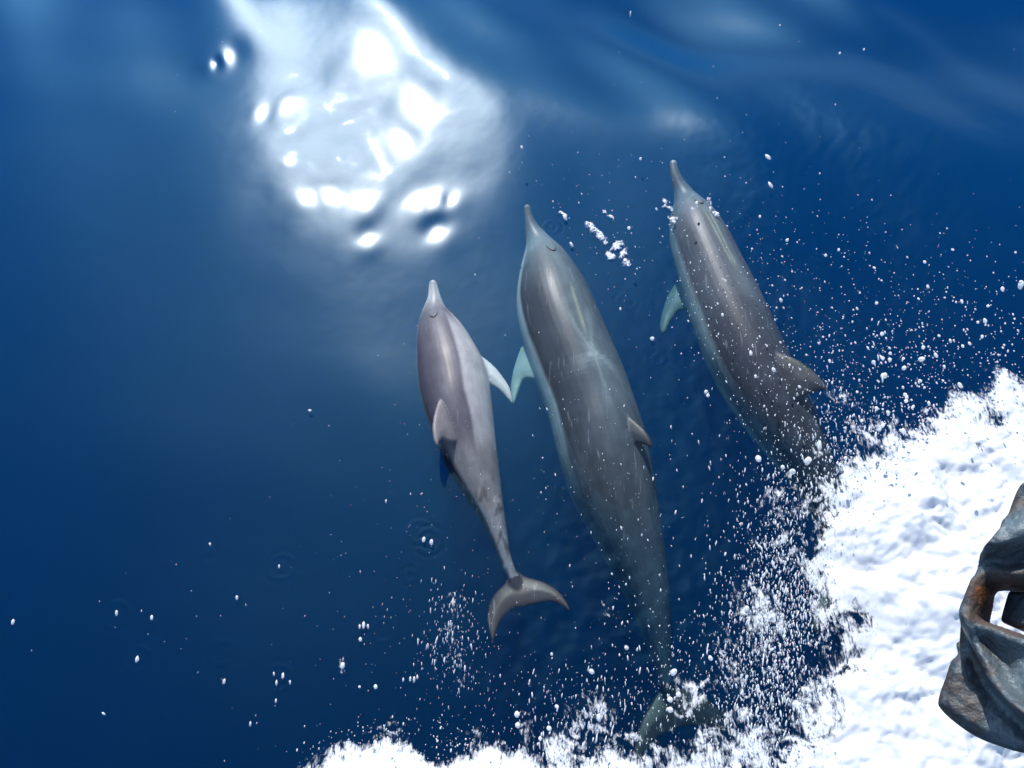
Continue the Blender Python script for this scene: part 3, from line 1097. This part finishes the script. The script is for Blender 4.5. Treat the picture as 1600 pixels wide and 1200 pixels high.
# the band of streaks between the right dolphin and the foam
field(2600, [(1340, 640), (1280, 740), (1240, 860), (1220, 980), (1180, 1080)], (48, 60), 1.15, 0.45, 0.35, (1.8, 5.0), (-0.25, 0.35))
field(1900, [(1250, 860), (1230, 980), (1200, 1080), (1170, 1140)], (42, 50), 1.25, 0.5, 0.3, (2.0, 5.0), (-0.2, 0.4))
field(800, [(1180, 700), (1200, 820), (1170, 960), (1130, 1080)], (60, 60), 1.15, 0.4, 0.4, (2.0, 5.0), (-0.25, 0.3))
field(700, [(1450, 620), (1380, 680), (1340, 740), (1310, 830)], (30, 28), 1.7, 0.5, 0.3, (1.0, 1.8), (-1.0, 0.6))
# over the middle dolphin and its tail
field(260, [(880, 620), (960, 760), (1010, 900), (1040, 1040)], (50, 60), 1.1, 0.4, 0.25, (1.2, 3.0), (-0.5, 0.3))
field(420, [(1000, 1030), (1080, 1060), (1140, 1120)], (70, 50), 1.2, 0.45, 0.3, (1.3, 3.4), (-0.2, 0.4))
# streaks behind the small dolphin's tail and down to the lower strip of foam
field(330, [(705, 950), (705, 1000), (720, 1050)], (24, 34), 1.05, 0.4, 0.2, (3.0, 7.0), (-0.15, 0.25))
field(260, [(700, 1000), (760, 1080)], (70, 60), 0.8, 0.3, 0.2, (2.0, 5.0), (-0.15, 0.25))
field(520, [(830, 1130), (930, 1110), (980, 1150)], (60, 45), 1.1, 0.45, 0.3, (2.0, 6.0), (-0.15, 0.3))
field(420, [(520, 1185), (600, 1150), (680, 1160), (800, 1170)], (50, 25), 1.2, 0.45, 0.3, (1.1, 2.4), (-0.4, 0.5))
field(260, [(600, 820), (750, 760), (900, 840)], (140, 120), 0.7, 0.35, 0.3, (1.2, 3.0), (-0.9, 0.9))
field(120, [(250, 1000), (500, 1000), (650, 1080)], (160, 90), 0.7, 0.35, 0.2, (1.4, 3.5), (-0.3, 0.4))
field(60, [(380, 60), (500, 200), (620, 260)], (70, 50), 0.8, 0.3, 0.3, (1.0, 1.8), (-0.6, 0.3))
# single drops, some white specks standing in for sun glints on ripple rings
for (x, y, r, e, a) in [(20, 972, 2.4, 1.9, 0.1), (182, 958, 2.2, 2.2, 0), (237, 965, 2.2, 2.2, 0), (214, 1030, 3, 1.8, 0.1), (370, 934, 2.3, 1.7, 0), (328, 850, 2, 1.6, -0.3), (436, 885, 1.8, 2.2, 0), (350, 1065, 2.4, 2.4, 0.3),
                     (432, 1067, 2.2, 2.4, 0), (442, 1056, 2.4, 2.2, 0), (453, 1066, 2, 2.4, 0), (428, 1053, 1.8, 2.2, 0), (431, 1095, 1.8, 2.5, 0), (391, 1131, 2, 2.6, 0), (484, 641, 2, 2, -1.4), (162, 1115, 1.8, 2, -1.0),
                     (662, 843, 3, 1.8, 0.1), (674, 847, 3.2, 1.7, 0.1), (568, 977, 2.6, 2.4, 0), (575, 979, 2.2, 2.2, 0), (562, 979, 2, 2.4, 0), (563, 999, 3, 1.3, 0), (587, 1073, 3.6, 1.1, 0), (562, 1073, 2.2, 1.2, 0),
                     (630, 1062, 1.8, 2.4, 0.1), (641, 1061, 2, 2.6, 0.1), (647, 1062, 2.4, 2.6, 0.1), (652, 1058, 2, 2.2, 0), (603, 783, 1.8, 2.4, 0.1), (691, 600, 2.4, 2.6, -0.3), (924, 1049, 4.5, 1.3, -0.8), (862, 1022, 2.6, 1.1, 0),
                     (1047, 1093, 5.0, 1.1, -0.5), (1060, 1085, 4.8, 1.1, -0.4), (1047, 1109, 4.6, 1.1, -1.0), (1053, 1050, 5.2, 1.3, 0.5), (1110, 1028, 3.8, 1.3, -0.6), (979, 1012, 3.6, 1.2, -0.8), (1167, 951, 4.2, 1.2, 0.2),
                     (1238, 737, 5.6, 1.1, 0.2), (1262, 720, 6, 1.5, 0.5), (1280, 696, 4.6, 2.0, 0.1), (1223, 730, 3.6, 1.1, 0), (1332, 720, 4.5, 1.6, 0.2), (1185, 717, 5, 1.4, -0.3), (1381, 587, 5.2, 1.1, 0.5), (1440, 561, 4.6, 1.3, 1.2),
                     (1378, 522, 3.4, 1.1, 0), (1365, 566, 3.4, 1.2, 0), (1413, 575, 3.6, 1.2, 0.8), (1103, 612, 3, 1.3, 0.6), (1019, 529, 3.4, 1.2, 1.0), (1290, 399, 2.6, 1.1, 0), (1230, 375, 2.8, 1.2, 0.8), (1200, 245, 3, 2.2, -0.6),
                     (1204, 289, 2.8, 2.4, -0.5), (1595, 445, 4.2, 1.8, 0.3), (985, 22, 1.2, 5, 0.1), (1350, 77, 1.6, 1.4, 0.4), (1312, 83, 1.6, 1.5, 0.4), (883, 340, 3, 2, -0.7), (893, 382, 2.6, 2.2, -0.6), (535, 1040, 4, 1.5, 0.2),
                     (610, 1176, 5.6, 1.1, 0.5), (808, 1116, 5.0, 1.1, 0), (809, 1133, 4.4, 1.2, 0), (858, 1138, 4.2, 1.1, 0), (844, 1154, 3.6, 1.1, 0), (870, 1104, 3.6, 1.1, 0), (936, 1121, 5.4, 1.3, 0.2), (1365, 905, 4, 1.2, 0),
                     (1314, 822, 3.6, 1.2, 0), (1329, 823, 4.5, 1.1, 0)]:
    S.append((x, y, 0.018, r * 0.9, e, a))
v_, f_ = drop_cloud(S)
sp = mesh_obj('sea_spray', v_, f_, M_drop)
tag(sp, 'fine white spray and drops flying over the water beside the bow wave', 'spray', kind='stuff')

# thin rafts of bubbles beside the dolphins' heads
def raft(pts, n, spread, label, lift=0.0, thin=0.60):
    P = np.array([at(x, y, 0)[:2] for x, y in smooth_poly(pts, 8, closed=False)])
    w = spread * 0.0029
    u = np.arange(P[:, 0].min() - 3 * w, P[:, 0].max() + 3 * w, 0.003)
    v = np.arange(P[:, 1].min() - 3 * w, P[:, 1].max() + 3 * w, 0.003)
    U, V = np.meshgrid(u, v, indexing='ij')
    d = np.full(U.shape, 1e9)
    for i in range(len(P) - 1):
        e = P[i + 1] - P[i]
        t = np.clip(((U - P[i][0]) * e[0] + (V - P[i][1]) * e[1]) / (e @ e), 0, 1)
        d = np.minimum(d, np.hypot(U - P[i][0] - t * e[0], V - P[i][1] - t * e[1]))
    cov = np.exp(-(d / (2.0 * w)) ** 2) * (thin + 0.9 * fbm(U * 30, V * 30, 3))
    keep = np.exp(-(d / (2.0 * w)) ** 2) - 0.08
    U2, V2, q = grid_cells(U, V, keep)
    used = np.unique(q)
    mp = -np.ones(U.size, int)
    mp[used] = np.arange(len(used))
    z = water_h(U, V) + 0.004 + lift + 0.010 * np.clip(cov, 0, 1) * (1 + fbm(U * 60, V * 60, 3, billow=True))
    W = np.stack([U2.ravel()[used], V2.ravel()[used], z.ravel()[used]], 1)
    org = W.mean(0)
    o = mesh_obj('bubble_raft', W - org, mp[q], M_raft)
    o.location = org
    ca = o.data.attributes.new('cover', 'FLOAT', 'POINT')
    ca.data.foreach_set('value', cov.ravel()[used].astype(np.float32))
    tag(o, label, 'bubbles', 'rafts of bubbles beside the dolphins')


M_raft = M_foam.copy()
M_raft.name = 'bubble_film'
for n_ in M_raft.node_tree.nodes:
    if n_.type == 'MAPPING':
        n_.inputs['Scale'].default_value = (190, 80, 100)
        n_.inputs['Rotation'].default_value = (0, 0, -0.7)
raft([(876, 334), (888, 343)], 26, 2.6, 'short raft of white bubbles right of the middle dolphin\'s beak tip')
raft([(918, 348), (930, 362), (946, 376)], 60, 4.5, 'long broken raft of bubbles between the beaks of the two bigger dolphins')
raft([(944, 332), (958, 343)], 24, 2.8, 'small raft of bubbles nearest the right dolphin\'s beak')
raft([(953, 400), (968, 382), (975, 400), (980, 408)], 64, 5.5, 'loose cluster of bubbles at the lower end of the long raft')
raft([(1101, 325), (1108, 340), (1116, 348)], 42, 3.0, 'clump of bubbles against the head of the right dolphin', 0.035, 0.56)
raft([(1034, 318), (1052, 345)], 22, 6.0, 'sparse bubbles left of the right dolphin\'s head', 0.0, 0.30)

# ------------------------------------------------------------------ the anchor hanging at the bow
def anchor_material(name, rust):
    m, nt, out = new_mat(name)
    L = nt.links.new
    tc = N(nt, 'ShaderNodeTexCoord')
    n1 = N(nt, 'ShaderNodeTexNoise')
    n1.inputs['Scale'].default_value = 9
    n1.inputs['Detail'].default_value = 9
    n1.inputs['Roughness'].default_value = 0.68
    n2 = N(nt, 'ShaderNodeTexNoise')
    n2.inputs['Scale'].default_value = 60
    n2.inputs['Detail'].default_value = 5
    for n in (n1, n2):
        L(tc.outputs['Object'], n.inputs['Vector'])
    at_ = N(nt, 'ShaderNodeAttribute', attribute_name='rust')
    ad = N(nt, 'ShaderNodeMath', operation='MULTIPLY_ADD')
    L(at_.outputs['Fac'], ad.inputs[0])
    ad.inputs[1].default_value = 0.68
    L(n1.outputs['Fac'], ad.inputs[2])
    cr = N(nt, 'ShaderNodeValToRGB')
    e = cr.color_ramp.elements
    e[0].position = 0.40
    e[0].color = (0.09, 0.12, 0.136, 1)
    e[1].position = 1.0
    e[1].color = (0.27, 0.085, 0.018, 1)
    for p, c_ in ((0.50, (0.062, 0.083, 0.095, 1)), (0.575, (0.055, 0.048, 0.045, 1)), (0.86, (0.07, 0.038, 0.026, 1))):
        q_ = e.new(p)
        q_.color = c_
    L(ad.outputs[0], cr.inputs['Fac'])
    b = N(nt, 'ShaderNodeBsdfPrincipled')
    L(cr.outputs[0], b.inputs['Base Color'])
    b.inputs['Roughness'].default_value = 0.38
    b.inputs['Metallic'].default_value = 0.0
    mr = N(nt, 'ShaderNodeMapRange')
    mr.inputs['From Min'].default_value = 0.45
    mr.inputs['From Max'].default_value = 0.75
    mr.inputs['To Min'].default_value = 0.33
    mr.inputs['To Max'].default_value = 0.8
    L(ad.outputs[0], mr.inputs['Value'])
    L(mr.outputs[0], b.inputs['Roughness'])
    bp = N(nt, 'ShaderNodeBump')
    bp.inputs['Strength'].default_value = 0.85
    bp.inputs['Distance'].default_value = 0.009
    mixn = N(nt, 'ShaderNodeMath', operation='ADD')
    L(n1.outputs['Fac'], mixn.inputs[0])
    L(n2.outputs['Fac'], mixn.inputs[1])
    L(mixn.outputs[0], bp.inputs['Height'])
    L(bp.outputs[0], b.inputs['Normal'])
    L(b.outputs[0], out.inputs['Surface'])
    return m


M_anchor = anchor_material('painted_rusty_iron', 0.5)
AN = -ray(1560, 960) + np.array([-0.30, 0.22, 0.22])
AN /= np.linalg.norm(AN)
A0 = CAM + ray(1560, 960) * 1.55
aroot = bpy.data.objects.new('anchor', None)
C.objects.link(aroot)
aroot.location = A0
tag(aroot, 'weathered grey iron anchor with rust hanging over the foam', 'anchor')
OUT = [(1612, 764), (1596, 772), (1584, 795), (1574, 822), (1567, 832), (1566, 846), (1556, 862), (1540, 880), (1526, 902), (1513, 930), (1503, 962), (1500.5, 985), (1499, 1010), (1496, 1024), (1486, 1034), (1479, 1056), (1470, 1080), (1466, 1098), (1470, 1108),
       (1486, 1124), (1510, 1142), (1535, 1156), (1562, 1166), (1588, 1174), (1606, 1177), (1640, 1178), (1680, 1160), (1700, 1110), (1690, 1060), (1698, 1000), (1712, 960), (1712, 900), (1690, 850), (1680, 800), (1650, 765)]
HOLE = [(1553, 917), (1590, 919), (1640, 926), (1650, 960), (1640, 1004), (1600, 996), (1578, 988), (1545, 976), (1541, 966), (1546, 940)]


def a2(px, py, lift=0.0):
    p = at_plane(px, py, A0 + AN * lift, AN) - A0
    return np.array([p @ AU, p @ AV])


AU = np.cross(AN, [0, 0, 1.0])
AU = -AU / np.linalg.norm(AU)
if AU[0] < 0:
    AU = -AU
AV = np.cross(AN, AU)
if AV @ UPV < 0:
    AV = -AV
PO = np.array([a2(*p) for p in smooth_poly(OUT, 3)])
PH = np.array([a2(p[0], p[1], 0.028) for p in smooth_poly(HOLE, 3)])
st = 0.0026
u = np.arange(PO[:, 0].min() - 0.01, PO[:, 0].max() + 0.01, st)
v = np.arange(PO[:, 1].min() - 0.01, PO[:, 1].max() + 0.01, st)
U, V = np.meshgrid(u, v, indexing='ij')
so_ = poly_sd(PO, U, V)
sh_ = -poly_sd(PH, U, V)
c = np.minimum(so_, sh_)


def seg_side(path, lift=0.03):
    """signed distance to an open line of photo points (positive to its left going along)"""
    Q = np.array([a2(p[0], p[1], lift) for p in smooth_poly(path, 6, closed=False)])
    best = np.full(U.shape, 1e9)
    sg = np.zeros(U.shape)
    for i in range(len(Q) - 1):
        a, b = Q[i], Q[i + 1]
        e = b - a
        wx, wy = U - a[0], V - a[1]
        t = np.clip((wx * e[0] + wy * e[1]) / (e @ e), 0, 1)
        d = np.hypot(wx - t * e[0], wy - t * e[1])
        s = np.sign(e[0] * wy - e[1] * wx)
        m = d < best
        best = np.where(m, d, best)
        sg = np.where(m, s, sg)
    return best * sg


U0 = a2(1530, 1050)[0]
ef = np.clip(so_ / 0.016, 0, 1) ** 0.5
h = 0.024 + 0 * U
d2 = seg_side([(1440, 890), (1475, 935), (1500, 975), (1522, 1016), (1540, 1055), (1556, 1078), (1580, 1104), (1606, 1128), (1640, 1150)], 0.05)
mid = sstep(-0.005, 0.0045, d2)
h += (0.046 + 0.05 * sstep(0.0, 0.09, U - U0)) * mid - 0.012 * np.exp(-((d2 + 0.012) / 0.010) ** 2) + 0.008 * np.exp(-((d2 - 0.012) / 0.008) ** 2)
d3 = seg_side([(1545, 1000), (1572, 1030), (1588, 1062), (1600, 1085), (1630, 1110)], 0.07)
h -= 0.014 * np.exp(-((d3 + 0.004) / 0.014) ** 2) * sstep(0.0, 0.02, d2)
d1 = seg_side([(1500, 884), (1535, 876), (1556, 871), (1580, 870), (1610, 860), (1660, 848)], 0.045)
h += 0.040 * sstep(-0.006, 0.004, d1) * sstep(0.075, 0.01, d1) + 0.012 * sstep(0.06, 0.12, d1)
h -= 0.014 * np.exp(-((d1 + 0.018) / 0.014) ** 2)
h += 0.014 * np.exp(-(((sh_ - 0.014) / 0.012) ** 2))
h += 0.006 * fbm(U * 22, V * 22, 4) + 0.0018 * fbm(U * 120, V * 120, 3)
h *= ef
h = np.where(sh_ < 0.010, h * (0.8 + 0.2 * np.sqrt(np.clip(sh_ / 0.010, 0, 1))), h)
bot = -0.030 * np.clip(c / 0.02, 0, 1) ** 0.5
v_, f_ = lens_mesh(U, V, c, h, bot, np.zeros(3), AU, AV, AN)
hd = mesh_obj('fluke_head', v_, f_, M_anchor, aroot)
# rust gathers round the slot, on the rim and in patches
uv = np.stack([v_ @ AU, v_ @ AV], 1)
shv = -poly_sd(PH, uv[:, 0], uv[:, 1])
sov = poly_sd(PO, uv[:, 0], uv[:, 1])
ru = 0.66 * np.exp(-(np.clip(shv, 0, 1) / 0.012) ** 2) + 0.16 * np.exp(-(sov / 0.008) ** 2) - 0.06
ctr_ = a2(1538, 955)
c2_ = a2(1478, 1075)
c3_ = a2(1520, 935)
ru += 0.40 * np.exp(-((uv[:, 0] - c2_[0]) ** 2 + (uv[:, 1] - c2_[1]) ** 2) / 0.022 ** 2) + 0.3 * np.exp(-((uv[:, 0] - c3_[0]) ** 2 + (uv[:, 1] - c3_[1]) ** 2) / 0.035 ** 2)
ru += 0.30 * np.exp(-((uv[:, 0] - ctr_[0]) ** 2 + (uv[:, 1] - ctr_[1]) ** 2) / 0.03 ** 2)
ru *= 0.6 + 0.7 * fbm(uv[:, 0] * 25, uv[:, 1] * 25, 3)
ra = hd.data.attributes.new('rust', 'FLOAT', 'POINT')
ra.data.foreach_set('value', np.clip(ru, 0, 1).astype(np.float32))


def bar(pts, wid, thk, name, parent):
    """flat forged bar with rounded edges along photo points at given lift off the anchor's plane"""
    P = np.array([at_plane(x, y, A0, AN) + AN * l - A0 for x, y, l in pts])
    T = np.gradient(P, axis=0)
    T /= np.linalg.norm(T, axis=1)[:, None]
    V_, F_ = [], []
    ns = 16
    for i in range(len(P)):
        s = np.cross(T[i], AN)
        s /= np.linalg.norm(s)
        nn = np.cross(s, T[i])
        for j in range(ns):
            an = 2 * math.pi * j / ns
            cx, cz = math.cos(an), math.sin(an)
            cx, cz = math.copysign(abs(cx) ** 0.45, cx), math.copysign(abs(cz) ** 0.45, cz)
            V_.append(P[i] + s * cx * wid[i] + nn * cz * thk[i])
    for i in range(len(P) - 1):
        for j in range(ns):
            F_.append((i * ns + j, i * ns + (j + 1) % ns, (i + 1) * ns + (j + 1) % ns, (i + 1) * ns + j))
    F_.append(tuple(range(ns))[::-1])
    F_.append(tuple((len(P) - 1) * ns + j for j in range(ns)))
    return mesh_obj(name, V_, F_, M_anchor, parent)


bar([(1573, 949, 0.00), (1576, 950, 0.0), (1606, 959, 0.005), (1680, 975, 0.06), (1800, 940, 0.25), (1990, 840, 0.6)], [0.017, 0.024, 0.028, 0.027, 0.025, 0.024], [0.008, 0.016, 0.02, 0.02, 0.018, 0.018], 'shank', aroot)
P = at_plane(1615, 985, A0, AN) - A0
for nm, (x, y), r in (('bolt', (1533, 886), 0.006), ('bolt', (1500, 1008), 0.006)):
    p = at_plane(x, y, A0, AN) - A0 - AN * 0.004
    vv, ff = tube(np.array([p - AU * 0.004, p, p + AU * 0.014]), [r * 0.8, r, r], 10)
    mesh_obj(nm, vv, ff, M_anchor, aroot)
